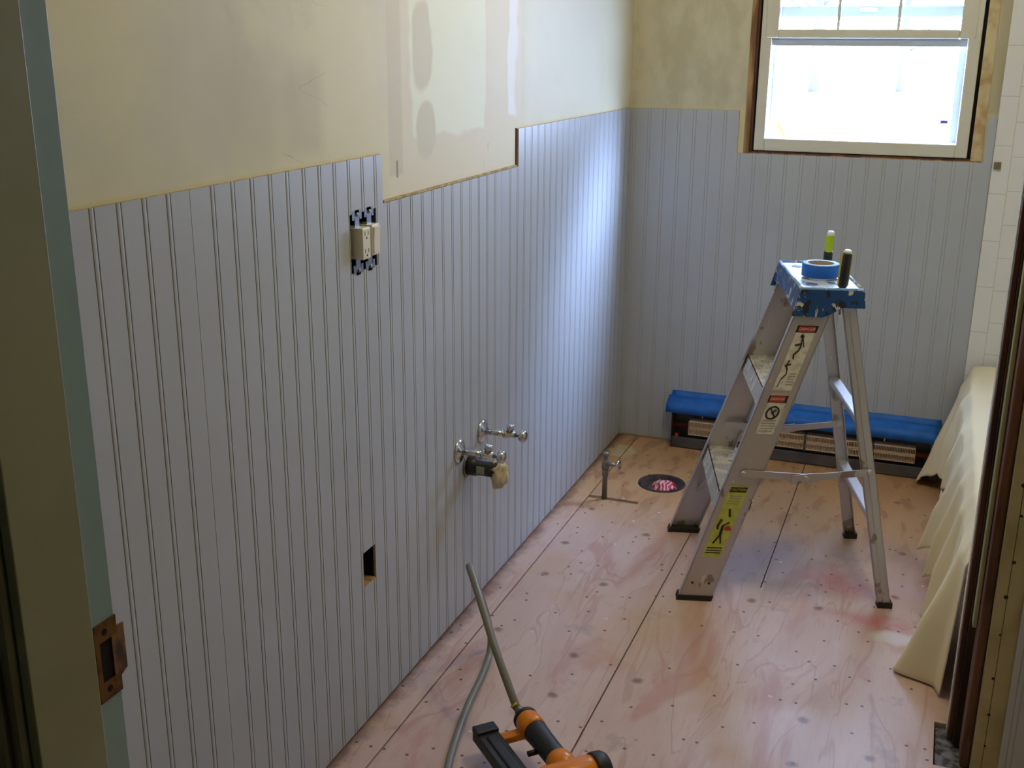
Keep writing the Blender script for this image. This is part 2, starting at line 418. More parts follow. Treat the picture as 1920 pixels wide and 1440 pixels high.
# sheet beside the left strip, cut for the slot and the flange
box(bm, .0805, .711, -.20, 0, T, 0)
box(bm, .0805, fx-.1, -.624, -.20, T, 0)
box(bm, fx+.1, .711, -.624, -.20, T, 0)
box(bm, fx-.1, fx+.1, fy+.1, -.20, T, 0)
box(bm, fx-.1, fx+.1, -.624, fy-.1, T, 0)
N = 48; inner = []; outer = []; low = []
for k in range(N):
    t = 2*math.pi*k/N; c, s = math.cos(t), math.sin(t); m_ = max(abs(c), abs(s))
    inner.append(bm.verts.new((fx+fr*c, fy+fr*s, 0))); outer.append(bm.verts.new((fx+.1*c/m_, fy+.1*s/m_, 0)))
    low.append(bm.verts.new((fx+fr*c, fy+fr*s, -.06)))
for k in range(N):
    j = (k+1) % N
    bm.faces.new((inner[k], outer[k], outer[j], inner[j])); bm.faces.new((inner[k], inner[j], low[j], low[k]))
box(bm, .246, .711, -.645, -.624, T, 0)
box(bm, .0805, .711, -.80, -.645, T, 0)
box(bm, .714, 2.1, -1.08, 0, T, 0)
box(bm, .0805, .455, -3.4, -.80, T, 0)
box(bm, .4585, .711, -1.08, -.80, T, 0)
box(bm, .4585, 1.172, -3.4, -1.08, T, 0)
box(bm, 1.172, 2.1, -1.58, -1.08, T, 0)
box(bm, 1.172, 2.1, -3.4, -1.745, T, 0)
box(bm, -1.0, 2.6, -4.8, -3.4, T, 0)
sobj('floor', bm, M_floor, 'bare pinkish plywood subfloor with seams, nail holes and stains')
bm = B(); box(bm, -.2, 2.6, -4.8, .15, -.12, -.07); box(bm, -.2, 2.6, -4.8, .15, -.026, T-.001)
# leave the flange bore open: the layer under the plywood is split around it
bm.free(); bm = B()
box(bm, -.2, fx-.09, -4.8, .15, -.03, T-.0005); box(bm, fx+.09, 2.6, -4.8, .15, -.03, T-.0005)
box(bm, fx-.09, fx+.09, -4.8, fy-.09, -.03, T-.0005); box(bm, fx-.09, fx+.09, fy+.09, .15, -.03, T-.0005)
box(bm, fx-.1, fx+.1, fy-.1, fy+.1, -.2, -.16)
uf_ = sobj('trim_1', bm, M_void, 'dark underfloor seen through gaps between plywood sheets')
bm = B(); box(bm, .082, .2455, -.6445, -.6245, -.0175, -.002); obj('slot_filler', bm, plain('olive_brown_wood', (124, 98, 44), .8, var=(96, 74, 34), vscale=30), uf_)
bm = B()
vs = [at(1752, 1352, 2, .001), at(1774, 1358, 2, .001), at(1795, 1432, 2, .001), at(1750, 1432, 2, .001)]
sc_ = B(); prism(sc_, [(1.176, -1.59, -.012), (1.235, -1.585, -.012), (1.235, -1.74, -.012), (1.176, -1.74, -.012)], (0, 0, .004)); bm.free()
o = obj('mesh_lath_scrap', sc_, plain('grey_plaster_scrap', (126, 126, 134), .9, var=(66, 60, 60), vscale=50))
tag(o, 'grey patch of old mortar in the cut-out floor corner by the tub wall end', 'mortar patch')

# ------------------------------------------------------------------ walls
bm = B(); box(bm, -.14, -.0, -3.27, -2.075, 0, CEIL); box(bm, -.14, 0, -1.955, .15, 0, CEIL)
# holes for the electric boxes
OB = (-2.045, -1.937, 1.002, 1.117)      # outlet opening y0,y1,z0,z1
HB = (-2.04, -1.985, .325, .405)       # lower empty opening
box(bm, -.14, 0, -2.075, -1.955, 0, HB[2]); box(bm, -.14, 0, -2.075, -1.955, HB[3], OB[2]) if False else None
bm.free(); bm = B()
def wall_strip(y0, y1, holes):
    z = 0
    for a, b in holes: box(bm, -.14, 0, y0, y1, z, a); z = b
    box(bm, -.14, 0, y0, y1, z, CEIL)
wall_strip(-3.27, OB[0], []); wall_strip(OB[0], HB[0], [(OB[2], OB[3])])
wall_strip(HB[0], HB[1], [(HB[2], HB[3]), (OB[2], OB[3])]); wall_strip(HB[1], OB[1], [(OB[2], OB[3])])
wall_strip(OB[1], .15, [])
wl = sobj('wall_left', bm, M_plasterL, 'cream patched plaster wall above the beadboard')
# dark strip stands in for the open slot at the notch end
bm = B(); box(bm, 0, .0012, -1.141, -1.1335, 1.124, 1.222)
o = obj('dark_slot_strip', bm, M_darkwood, wl)
bm = B(); box(bm, 0, .006, -1.902, -1.142, 1.123, 1.1275)
o = obj('raw_edge_strip', bm, M_rawedge, wl)
# stud seen in the lower opening
bm = B(); box(bm, -.044, -.022, HB[1]-.008, HB[1]-.002, HB[2]+.001, HB[3]-.001); box(bm, -.030, .004, HB[0]+.001, HB[1]-.001, HB[2]-.0+.0005, HB[2]+.003)
obj('stud_in_opening', bm, M_tanwood, wl)
bm = B(); box(bm, -.1395, -.139, HB[0], HB[1], HB[2], HB[3]); box(bm, -.139, -.001, HB[0], HB[0]+.001, HB[2], HB[3]); box(bm, -.139, .001, HB[1]-.0015, HB[1], HB[2], HB[3]); box(bm, -.139, -.001, HB[0], HB[1], HB[3]-.001, HB[3]); box(bm, -.139, -.03, HB[0], HB[1], HB[2], HB[2]+.0008)
obj('opening_lining', bm, M_gap, wl)

# window: rough opening x 0.408..1.165, z 1.083..2.0
WX0, WX1, WZ0, WZ1 = .424, 1.140, 1.079, 2.02
bm = B()
box(bm, -.14, WX0, 0, .11, 0, CEIL); box(bm, WX1, 2.14, 0, .11, 0, CEIL)
box(bm, WX0, WX1, 0, .11, 0, WZ0); box(bm, WX0, WX1, 0, .11, WZ1, CEIL)
sobj('wall_back', bm, M_plasterB, 'cream plaster wall around the window')
bm = B(); box(bm, 1.2, 1.97, -.012, 0, .30, CEIL); sobj('trim_2', bm, M_tile, 'white square tiles above the tub on the back wall')
bm = B(); box(bm, 1.97, 2.14, -3.27, .0, 0, CEIL); sobj('wall_right', bm, M_tile)
bm = B(); box(bm, 1.242, 1.97, -1.742, -1.575, 0, CEIL)
box(bm, -.14, .437, -3.36, -3.27, 0, CEIL); box(bm, 1.19, 2.14, -3.36, -3.27, 0, CEIL); box(bm, .437, 1.19, -3.36, -3.27, 2.05, CEIL)
sobj('wall_front', bm, M_plaster)
bm = B(); box(bm, -.14, 2.14, -3.36, .16, CEIL, CEIL+.1); box(bm, -1.1, 2.7, -4.9, -3.36, CEIL, CEIL+.1)
sobj('ceiling', bm, M_ceil)
bm = B(); box(bm, -1.1, 2.7, -4.9, -4.8, 0, CEIL); box(bm, -1.1, -1.0, -4.8, -3.27, 0, CEIL); box(bm, 2.6, 2.7, -4.8, -3.27, 0, CEIL)
box(bm, -1.0, -.14, -3.36, -3.27, 0, CEIL); box(bm, 2.14, 2.6, -3.36, -3.27, 0, CEIL)
sobj('wall_hall', bm, M_hall)

# alcove wall end: stripped, layered edges
te = struct('trim_3', (1.22, -1.66, 0))
te['label'] = 'stripped end of the tub wall with raw brown edges'
bm = B(); box(bm, 1.1985, 1.2095, -1.64, -1.578, .0, CEIL-.002); obj('dark_plaster_edge', bm, M_darkwood, te, bevel=.002)
bm = B(); box(bm, 1.1965, 1.1985, -1.62, -1.58, .0, CEIL-.002); obj('tile_edge', bm, M_tile, te)
bm = B(); box(bm, 1.2095, 1.2425, -1.655, -1.60, .0, CEIL-.002); obj('gap_backing', bm, M_void, te)
bm = B(); box(bm, 1.213, 1.2215, -1.69, -1.656, .30, CEIL-.002); obj('cream_edge_strip', bm, M_jamb, te, bevel=.002)
bm = B(); box(bm, 1.2225, 1.2415, -1.735, -1.657, .0, CEIL-.002); obj('bare_wood_edge', bm, M_brown, te, bevel=.005)
bm = B(); box(bm, 1.2425, 1.262, -1.752, -1.7425, .012, CEIL-.002); box(bm, 1.2632, 1.40, -1.752, -1.7425, .012, CEIL-.002)
obj('cream_board', bm, plain('aged_cream_board', (176, 166, 124), .55, var=(156, 144, 100), vscale=9), te)
bm = B()
for k in range(15):
    z = .08 + k*.083 + random.uniform(-.02, .02); s = random.uniform(.002, .005)
    lathe(bm, (1.2626+random.uniform(-.003, .003), -1.7521, z), (0, -1, 0), [(0, s), (.0006, s*.8)], 8)
obj('nail_hole', bm, M_ink, te)

# ------------------------------------------------------------------ bead board
PITCH = .0533
def bead_sheet(name, ax, s0, s1, prof0, cuts, sgn, label, thick=.006, z0=.007, ztop=H):
    """ax: 'y' sheet on the left wall (faces +x), 'x' sheet on a wall facing -y at depth sgn.
    cuts: list of (sa, sb, za, zb) openings"""
    S = [(s0, 0, 0)]
    k = math.ceil((s0-prof0)/PITCH)
    while prof0 + k*PITCH < s1-.012:
        c = prof0 + k*PITCH
        if c > s0+.008:
            for ds, dp, g in ((-.0058, 0, 0), (-.0048, -.0019, 1), (-.0038, -.0001, 1), (-.0015, .0004, 0), (.0015, .0004, 0), (.0038, -.0001, 0), (.0048, -.0019, 1), (.0058, 0, 1)):
                S.append((c+ds, dp*(1 if ax == 'y' else .6), g))
        k += 1
    S.append((s1, 0, 0))
    for c in cuts:
        for v in c[:2]:
            if s0 < v < s1 and all(abs(v-q[0]) > 1e-5 for q in S): S.append((v, None, 0))
    S.sort(key=lambda q: q[0])
    for i, q in enumerate(S):
        if q[1] is None:
            a = next(S[j] for j in range(i, -1, -1) if S[j][1] is not None); b = next(S[j] for j in range(i, len(S)) if S[j][1] is not None)
            S[i] = (q[0], a[1]+(b[1]-a[1])*(q[0]-a[0])/(b[0]-a[0]), b[2])
    bm = B()
    def P(s, d, z): return (thick+d, s, z) if ax == 'y' else (s, sgn-thick-d, z)
    def P0(s, z): return (0, s, z) if ax == 'y' else (s, sgn, z)
    def quad(ps, mi=0): bm.faces.new([bm.verts.new(p) for p in ps]).material_index = mi
    def intervals(sm):
        iv = [(z0, ztop)]
        for a, b, za, zb in cuts:
            if a <= sm <= b:
                nv = []
                for p, q in iv:
                    if zb <= p or za >= q: nv.append((p, q)); continue
                    if za > p: nv.append((p, za))
                    if zb < q: nv.append((zb, q))
                iv = nv
        return iv
    prev = []
    for (sa, da, ga), (sb, db, gb) in zip(S, S[1:]):
        iv = intervals((sa+sb)/2)
        for p, q in iv:
            quad([P(sa, da, p), P(sb, db, p), P(sb, db, q), P(sa, da, q)], 1 if gb else 0)
            quad([P(sa, da, p), P(sb, db, p), P0(sb, p), P0(sa, p)], 2); quad([P(sa, da, q), P(sb, db, q), P0(sb, q), P0(sa, q)], 2)
        for p, q in iv:
            if (p, q) not in prev: quad([P(sa, da, p), P(sa, da, q), P0(sa, q), P0(sa, p)], 2)
        for p, q in prev:
            if (p, q) not in iv: quad([P(sa, da, p), P(sa, da, q), P0(sa, q), P0(sa, p)], 2)
        prev = iv
    for p, q in prev: quad([P(s1, 0, p), P(s1, 0, q), P0(s1, q), P0(s1, p)], 2)
    bmesh.ops.remove_doubles(bm, verts=bm.verts[:], dist=1e-6)
    return sobj(name, bm, [M_bead, M_groove if ax == 'y' else M_groove_back, M_rawedge], label)
notch = (-1.906, -1.133, 1.122, 2)
HBc = HB; OBc = OB
bead_sheet('trim_4', 'y', -3.27, -2.5265, -2.736, [], 0, 'grey beadboard sheet nearest the doorway on the left wall')
bead_sheet('trim_5', 'y', -2.5255, -1.2525, -2.736, [notch, OBc, HBc], 0, 'middle grey beadboard sheet on the left wall with box openings')
bead_sheet('trim_6', 'y', -1.2515, -.0065, -2.736, [notch], 0, 'grey beadboard sheet on the left wall beside the back corner')
bead_sheet('trim_7', 'x', .0065, 1.199, .02, [(.386, 1.172, 1.078, 2)], 0, 'grey beadboard below the window on the back wall')
bead_sheet('trim_8', 'x', 1.292, 1.97, 1.31, [], -1.752, 'grey beadboard on the front of the tub wall', ztop=.62)

# thin lath stub behind the tile edge
bm = B(); a = at(1880, 302, 1, -.014); box(bm, 1.205, 1.226, -.02, -.0125, 1.060, 1.082)
obj('trim_9', bm, plain('dark_lath', (120, 108, 84), .8))['kind'] = 'structure'

# ------------------------------------------------------------------ window
wn = struct('window_1', (.78, .05, 1.09)); wn['label'] = 'white vinyl window with its lower sash raised'
FX0, FX1, FZ0, FZ1 = .440, 1.122, 1.089, 1.99
def ring(bm, x0, x1, y0, y1, z0, z1, l, r, b, t):
    box(bm, x0, x0+l, y0, y1, z0, z1); box(bm, x1-r, x1, y0, y1, z0, z1)
    box(bm, x0+l, x1-r, y0, y1, z0, z0+b); box(bm, x0+l, x1-r, y0, y1, z1-t, z1)
bm = B(); ring(bm, WX0+.001, WX1-.001, .002, .108, WZ0+.001, WZ1-.001, .008, .006, .006, .02)
obj('rough_wood_frame', bm, M_brown, wn)
bm = B(); ring(bm, WX0+.009, WX1-.007, .014, .03, WZ0+.007, WZ1-.022, .007, .011, .003, .006); obj('shim_gap', bm, M_gap, wn)
bm = B()
for (x0, x1, z0, z1) in ((WX0-.018, WX0+.001, WZ0-.002, WZ1+.02), (WX0-.018, WX1+.026, WZ0-.005, WZ0+.002)):
    box(bm, x0, x1, -.0045, .0, z0, z1)
obj('bare_plaster_edge', bm, M_tanwood, wn, bevel=.0015)
bm = B(); box(bm, WX1-.007, WX1+.026, -.0045, .0, WZ0+.003, WZ1+.02); obj('scraped_plaster_edge', bm, plain('scraped_plaster', (206, 190, 148), .7, var=(178, 146, 100), vscale=16), wn, bevel=.0015)
bm = B(); ring(bm, FX0, FX1, .0, .075, FZ0, FZ1, .036, .038, .042, .03)
obj('window_frame', bm, M_vinyl, wn, bevel=.003)
bm = B(); ring(bm, FX0+.012, FX1-.012,   .078, .106, FZ0+.012, FZ1-.012, .044, .048, .024, .03); obj('outer_track', bm, M_vinylshade, wn)
# upper sash, behind
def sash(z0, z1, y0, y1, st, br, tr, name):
    bm = B(); ring(bm, FX0+.014, FX1-.016, y0, y1, z0, z1, st, st+.006, br, tr); o = obj(name, bm, M_vinyl if name == 'lower_sash' else M_vinylshade, wn, bevel=.004); return o
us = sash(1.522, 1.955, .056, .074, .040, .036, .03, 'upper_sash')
bm = B(); box(bm, FX0+.05, FX1-.05, .064, .066, 1.54, 1.93); obj('pane', bm, M_glass, us)
ls = sash(1.456, 1.90, -.004, .046, .042, .028, .03, 'lower_sash')
bm = B(); box(bm, FX0+.05, FX1-.05, .028, .030, 1.482, 1.88); obj('pane', bm, M_glass, ls)
bm = B(); gx0, gx1 = FX0+.056, FX1-.064
for k in (1, 2):
    x = gx0+(gx1-gx0)*k/3; box(bm, x-.0045, x+.0045, .0245, .0275, 1.483, 1.87)
box(bm, gx0, gx1, .0245, .0275, 1.672, 1.68); obj('muntin_grid', bm, M_vinyl, ls)
bm = B(); box(bm, FX0+.037, FX1-.039, .012, .050, 1.432, 1.456); obj('sash_lift_lip', bm, M_vinylshade, ls, bevel=.002)  # shade below the raised rail comes from the tinted colour
bm = B(); box(bm, .745, .80, .048, .056, 1.540, 1.552); obj('sash_lock', bm, M_vinyl, us, bevel=.003)
bm = B(); p = at(1770, 229, 1, .09); box(bm, p.x-.012, p.x+.012, .085, .098, p.z-.005, p.z+.006); obj('screen_latch', bm, plain('dark_latch', (60, 40, 90), .5), wn, bevel=.002)
bm = B(); bar(bm, at(1452, 220, 1, .118), at(1475, 262, 1, .118), .014, .010)
o = obj('wooden_stick', bm, plain('yellow_stick', (150, 120, 40), .6)); tag(o, 'short yellow wooden stick leaning in the lower left corner of the window', 'stick')

# outdoors
bm = B(); box(bm, -60, 60, .4, 90, -.75, -.65); o = sobj('floor_outdoors', bm, M_snow)
def tree(x, y, r, h, seed, label):
    rnd = random.Random(seed); bm = B(); z = -.66
    pts = [(x+rnd.uniform(-.1, .1)*k*.3, y, z+h*k/6) for k in range(7)]
    tube(bm, pts, lambda t: r*(1-.6*t)+.01, 8)
    for k in range(16):
        hh = rnd.uniform(.12, .95); bz = z+h*hh; a = rnd.uniform(0, 6.28); ln_ = rnd.uniform(.8, 2.2)*(1.2-hh)
        p0 = Vector((x, y, bz)); p1 = p0+Vector((math.cos(a)*ln_, math.sin(a)*ln_, ln_*rnd.uniform(.2, .9)))
        tube(bm, [p0, (p0+p1)/2+Vector((0, 0, -.1)), p1], lambda t: r*.25*(1-.7*t)+.005, 5)
    tag(obj('bare_tree', bm, M_bark), label, 'tree', 'bare trees beyond the window')
tree(-5.0, 52, .34, 14, 2, 'thick bare tree trunk right of centre in the window view')
tree(-12.2, 56, .26, 13, 3, 'slim bare tree left of centre in the window view')
tree(-1.2, 54, .26, 12, 4, 'slim bare tree at the right edge of the window view')
tree(-16.2, 58, .3, 13, 5, 'slim bare tree at the left edge of the window view')
bm = B(); rnd = random.Random(9)
for k in range(160):
    p = at(1490+rnd.uniform(0, 100), 222+rnd.uniform(0, 30), 2, -.64); s = rnd.uniform(.02, .07)
    lathe(bm, (p.x, p.y, -.65), (0, 0, 1), [(0, s), (s*.8, s*.5)], 6)
o = obj('leaf_litter', bm, M_leaf); o['kind'] = 'stuff'; tag(o, 'dark leaf litter scattered on the bright snow outside', 'leaves')

# ------------------------------------------------------------------ door frame, left side of the doorway
dr = struct('door_1', (.45, -3.31, 0)); dr['label'] = 'painted doorway frame at the left edge with a brass strike plate'
bm = B(); box(bm, .437, .457, -3.365, -3.265, 0, 2.05); box(bm, .457, 1.17, -3.365, -3.265, 2.03, 2.05); box(bm, 1.17, 1.19, -3.365, -3.265, 0, 2.05)
obj('door_jamb', bm, M_rabbet, dr, bevel=.0007)
bm = B(); box(bm, .457, .4655, -3.366, -3.2985, 0, 2.03); box(bm, 1.1605, 1.17, -3.366, -3.2985, 0, 2.03); box(bm, .4655, 1.1605, -3.366, -3.2985, 2.02, 2.03)
obj('door_stop', bm, M_jamb, dr, bevel=.001)
bm = B()
for x0, x1, d in ((.452, .462, .010), (.425, .4518, .016), (.40, .4248, .013), (.37, .3998, .018)): box(bm, x0-.004, x1-.004, -3.366-d, -3.366, 0, 2.1)
box(bm, .366, .458, -3.38, -3.366, 2.1, 2.17)
obj('door_casing', bm, plain('casing_paint', (118, 116, 84), .5), dr, bevel=.004)
# strike plate
sp_y0, sp_y1, sz0, sz1 = -3.2905, -3.2645, .912, .982
bm = B()
box(bm, .4571, .4582, sp_y0, sp_y1, sz0, sz0+.017); box(bm, .4571, .4582, sp_y0, sp_y1, sz1-.017, sz1)
box(bm, .4571, .4582, sp_y0, sp_y0+.005, sz0+.017, sz1-.017)
prism(bm, [(.4571, -3.2715, sz0+.010), (.4571, -3.2715, sz1-.010), (.4535, -3.2525, sz1-.014), (.4535, -3.2525, sz0+.014)], (.0011, 0, 0))
obj('strike_plate', bm, M_brass, dr)
bm = B(); box(bm, .457, .4573, sp_y0+.005, -3.2715, sz0+.017, sz1-.017)
for z in (sz0+.009, sz1-.009): lathe(bm, (.4582, -3.279, z), (1, 0, 0), [(0, .003), (.0003, .003)], 12)
obj('strike_hole', bm, M_gap, dr)

# ------------------------------------------------------------------ electric devices
bx = thing('electrical_box', 'open blue two-gang electrical box holding outlet and switch in left wall', 'electrical box', (-.03, -1.985, 1.0))
bm = B(); y0, y1, z0, z1 = OB
box(bm, -.065, -.062, y0, y1, z0, z1); box(bm, -.062, .004, y0, y0+.002, z0, z1); box(bm, -.062, .004, y1-.002, y1, z0, z1)
box(bm, -.062, .004, y0+.002, y1-.002, z0, z0+.002); box(bm, -.062, .004, y0+.002, y1-.002, z1-.002, z1)
obj('box_shell', bm, M_boxblue, bx)
def device(name, yc, label, cat):
    t = thing(name, label, cat, (.006, yc, 1.0595)); 
    bm = B(); box(bm, .0045, .006, yc-.009, yc+.009, .996, 1.123)
    for s in (-1, 1):
        zc = 1.0595+s*.053
        box(bm, .0045, .0062, yc-.019, yc-.011, zc-.008, zc+.010*1); box(bm, .0045, .0062, yc+.011, yc+.019, zc-.008, zc+.010)
        box(bm, .0045, .0062, yc-.011, yc+.011, zc-.004, zc+.004)
    obj('mounting_yoke', bm, M_steel, t)
    for s in (-1, 1): bm = B(); lathe(bm, (.006, yc, 1.0595+s*.055), (1, 0, 0), [(0, .0042), (.0025, .0036), (.003, .002)], 10); obj('screw', bm, M_steel, t)
    return t
dy1, dy2 = -2.016, -1.967
t = device('duplex_outlet', dy1, 'almond duplex outlet, left device in the open wall box', 'outlet')
bm = B(); box(bm, -.02, .026, dy1-.0155, dy1+.0155, 1.029, 1.090); obj('outlet_face', bm, M_device, t, bevel=.0015)
for s in (-1, 1):
    bm = B(); zc = 1.0595+s*.017
    for d in (-.0065, .0065): box(bm, .0258, .0264, dy1+d-.001, dy1+d+.001, zc-.001, zc+.007)
    lathe(bm, (.0258, dy1, zc-.006), (1, 0, 0), [(0, .0024), (.0006, .0024)], 10)
    obj('outlet_slot', bm, M_ink, t)
t = device('rocker_switch', dy2, 'almond rocker switch, right device in the open wall box', 'switch')
bm = B(); box(bm, -.02, .020, dy2-.0155, dy2+.0155, 1.029, 1.090); obj('switch_body', bm, M_device, t, bevel=.0015)
bm = B(); prism(bm, [(.020, dy2-.012, 1.034), (.0225, dy2-.012, 1.034), (.0225, dy2-.012, 1.0595), (.0245, dy2-.012, 1.085), (.020, dy2-.012, 1.085)], (0, .024, 0)); obj('rocker', bm, M_device, t)

# ------------------------------------------------------------------ plumbing
def stop_valve(y, z, label, stub=.075, g='chrome stop valves on the left wall'):
    t = thing('stop_valve', label, 'valve', (.006, y, z), g); x0 = .0065
    bm = B(); lathe(bm, (x0, y, z), (1, 0, 0), [(0, .031), (.002, .031), (.006, .026), (.010, .014), (.012, .011)], 28); obj('escutcheon', bm, M_chrome, t)
    bm = B(); lathe(bm, (x0+.010, y, z), (1, 0, 0), [(0, .0078), (stub-.02, .0078)], 16); obj('stub_pipe', bm, M_chrome, t)
    X = x0+stub
    bm = B(); lathe(bm, (X-.014, y, z), (1, 0, 0), [(0, .011), (.010, .011), (.0105, .009), (.03, .009), (.031, .006)], 18)
    lathe(bm, (X+.004, y, z), (0, 0, 1), [(0, .008), (.014, .008), (.0145, .0105), (.027, .0105), (.0275, .006)], 8); obj('valve_body', bm, M_chrome, t)
    bm = B(); lathe(bm, (X+.016, y, z), (1, 0, 0), [(0, .005), (.012, .005), (.013, .012), (.018, .016), (.028, .0165), (.031, .012), (.032, .004)], 20); obj('valve_handle', bm, M_chrome, t)
    return t
va = at(862, 846, 0, .008); vb = at(905, 808, 0, .008)
stop_valve(va.y, va.z, 'chrome stop valve above the black drain stub, nearer the doorway')
stop_valve(vb.y, vb.z, 'chrome stop valve nearer the window, upper right of the pair')
pc = at(876, 872, 0, .006)
t = thing('drain_stub', 'black plastic drain pipe stub sticking out of the beadboard', 'pipe', (.006, pc.y, pc.z))
bm = B(); lathe(bm, (.0065, pc.y, pc.z), (1, 0, 0), [(0, .0245), (.028, .0245), (.0285, .0215), (.085, .0215)], 28); obj('drain_pipe', bm, M_abs, t)
bm = B(); lathe(bm, (.0066, pc.y, pc.z), (1, 0, 0), [(0, .030), (.003, .030), (.004, .0255)], 28); obj('pipe_collar', bm, M_pipe, t)
bm = B()
for k in range(-3, 4):
    for j in range(2):
        pass
box(bm, .040, .062, pc.y-.0235, pc.y-.0214, pc.z-.010, pc.z+.010); obj('pipe_label', bm, plain('pale_print', (150, 160, 140), .5), t, bevel=.0006)
# rag stuffed in the stub
bm = B(); bmesh.ops.create_icosphere(bm, subdivisions=4, radius=1)
from mathutils import noise as mn
for v in bm.verts:
    d = v.co.copy(); n1 = mn.noise(d*1.6+Vector((3, 1, 2))); n2 = mn.noise(d*4+Vector((1, 7, 2)))
    r = 1+.35*n1+.16*n2
    v.co = Vector((.0915+.022*d.x*r, pc.y+.003+.026*d.y*r, pc.z-.012+(.040*d.z)*r))
o = obj('rag', bm, M_cloth, smooth=True); tag(o, 'crumpled cream rag stuffed in the end of the black drain stub', 'rag')

pb = at(1133, 935, 2, 0)
t = thing('floor_supply_pipe', 'grey supply pipe with stop valve rising from the plywood floor', 'pipe', (pb.x, pb.y, 0))
bm = B(); lathe(bm, (pb.x, pb.y, -.02), (0, 0, 1), [(0, .0085), (.10, .0085), (.102, .0105), (.125, .0105)], 16); obj('riser_pipe', bm, M_pipe, t)
bm = B(); lathe(bm, (pb.x, pb.y, .105), (0, 0, 1), [(0, .012), (.014, .013), (.03, .011), (.032, .008), (.044, .008), (.045, .0105), (.058, .010), (.059, .004)], 14)
lathe(bm, (pb.x, pb.y, .125), (1, -.15, 0), [(0, .008), (.028, .007), (.03, .005), (.042, .005)], 12); obj('valve_body', bm, M_pipe, t)
bm = B(); lathe(bm, (pb.x+.040, pb.y-.006, .125), (1, -.15, 0), [(0, .006), (.002, .017), (.007, .019), (.010, .015), (.011, .004)], 18); obj('valve_handle', bm, M_chrome, t)

t = thing('toilet_flange', 'rusty round iron toilet flange sunk in the plywood floor', 'pipe flange', (fx, fy, 0))
bm = B(); lathe(bm, (fx, fy, .002), (0, 0, -1), [(.002, .0815), (-.001, .080), (-.001, .070), (.010, .064), (.05, .058), (.10, .058)], 40, cap=False); obj('iron_ring', bm, M_iron, t)
for a in (.3, 2.4, 3.6, 5.4): bm = B(); lathe(bm, (fx+.074*math.cos(a), fy+.074*math.sin(a), .002), (0, 0, 1), [(0, .0055), (.004, .0045)], 8); obj('bolt', bm, M_iron, t)
bm = B(); bmesh.ops.create_icosphere(bm, subdivisions=4, radius=1)
for v in bm.verts:
    d = v.co.copy(); r = 1+.22*mn.noise(d*3)
    v.co = Vector((fx+.012+.043*d.x*r, fy-.010+.043*d.y*r, -.010+.024*d.z*r))
o = obj('plastic_bag', bm, M_bag, smooth=True); tag(o, 'red and white striped bag plugging the floor toilet flange', 'bag')

# ------------------------------------------------------------------ baseboard heater
hx0, hx1 = .225, 1.125
t = thing('baseboard_heater', 'uncovered dark baseboard heater with blue masking tape on top, under the window', 'heater', (.67, -.04, 0))
ht = t; yb = -.0085
bm = B(); box(bm, hx0, hx1, yb-.002, yb, .004, .18); obj('back_plate', bm, M_heat, t)
bm = B(); prism(bm, [(hx0, yb, .188), (hx0, yb, .184), (hx0, -.060, .162), (hx0, -.068, .146), (hx0, -.071, .147), (hx0, -.063, .167)], (hx1-hx0, 0, 0)); obj('top_cover', bm, M_heat, t)
bm = B(); prism(bm, [(hx0, yb, .004), (hx0, -.070, .004), (hx0, -.074, .042), (hx0, -.070, .044), (hx0, -.066, .010), (hx0, yb, .010)], (hx1-hx0, 0, 0)); obj('bottom_lip', bm, M_heat, t)
for x, m, l in ((hx0-.004, M_darkwood, 'dark rusty left end'), (hx1, M_heatgrey, 'grey right end cap')):
    bm = B(); prism(bm, [(x, yb, .002), (x, -.072, .002), (x, -.072, .145), (x, -.064, .166), (x, yb, .187)], (.003 if x < .5 else .028, 0, 0)); o = obj('end_cap', bm, m, t); o['label'] = l
bm = B()
for z in (.066, .094):
    n = 150
    for k in range(n):
        x = .285+(1.075-.285)*k/(n-1)
        box(bm, x-.0007, x+.0007, -.066, -.02, z-.0115, z+.0115)
    box(bm, .285, 1.075, -.0645, -.022, z+.0105, z+.0125); box(bm, .285, 1.075, -.0645, -.022, z-.0125, z-.0105)
obj('fin_pack', bm, M_fin, t)
for x in (.44, .70, .93): bm = B(); box(bm, x, x+.008, -.0675, -.02, .049, .112); obj('fin_bracket', bm, M_heat, t)
bm = B(); tube(bm, [(hx0, -.04, .080), (hx1, -.04, .080)], .010, 14); obj('copper_tube', bm, M_copper, t)
bm = B(); tube(bm, [(.238, -.052, -.0), (.238, -.052, .05)], .007, 10); obj('red_tail', bm, M_red, t)
for x in (.33, .97): bm = B(); box(bm, x-.002, x+.002, -.045, -.040, .115, .140); obj('hanger_clip', bm, M_chrome, t)
# tape: two overlapping strips with a folded ridge, rough ends
bm = B()
def tape_strip(x0, x1, prof, seed):
    rnd = random.Random(seed); n = 46; rows = []
    for k in range(n+1):
        x = x0+(x1-x0)*k/n; j = rnd.uniform(-.0012, .0012)
        rows.append([bm.verts.new((x, y+(j if i == len(prof)-1 else 0), z+j*.6)) for i, (y, z) in enumerate(prof)])
    for a, b in zip(rows, rows[1:]):
        for i in range(len(prof)-1): bm.faces.new((a[i], a[i+1], b[i+1], b[i]))
tape_strip(.205, 1.148, [(-.0072, .203), (-.0078, .193), (-.022, .187), (-.034, .181)], 1)
tape_strip(.198, 1.142, [(-.026, .188), (-.034, .1825), (-.060, .172), (-.073, .164), (-.076, .136)], 2)
o = obj('masking_tape', bm, M_tape, ht, smooth=True); o['label'] = "blue painter's tape"
md = o.modifiers.new('thick', 'SOLIDIFY'); md.thickness = .0008

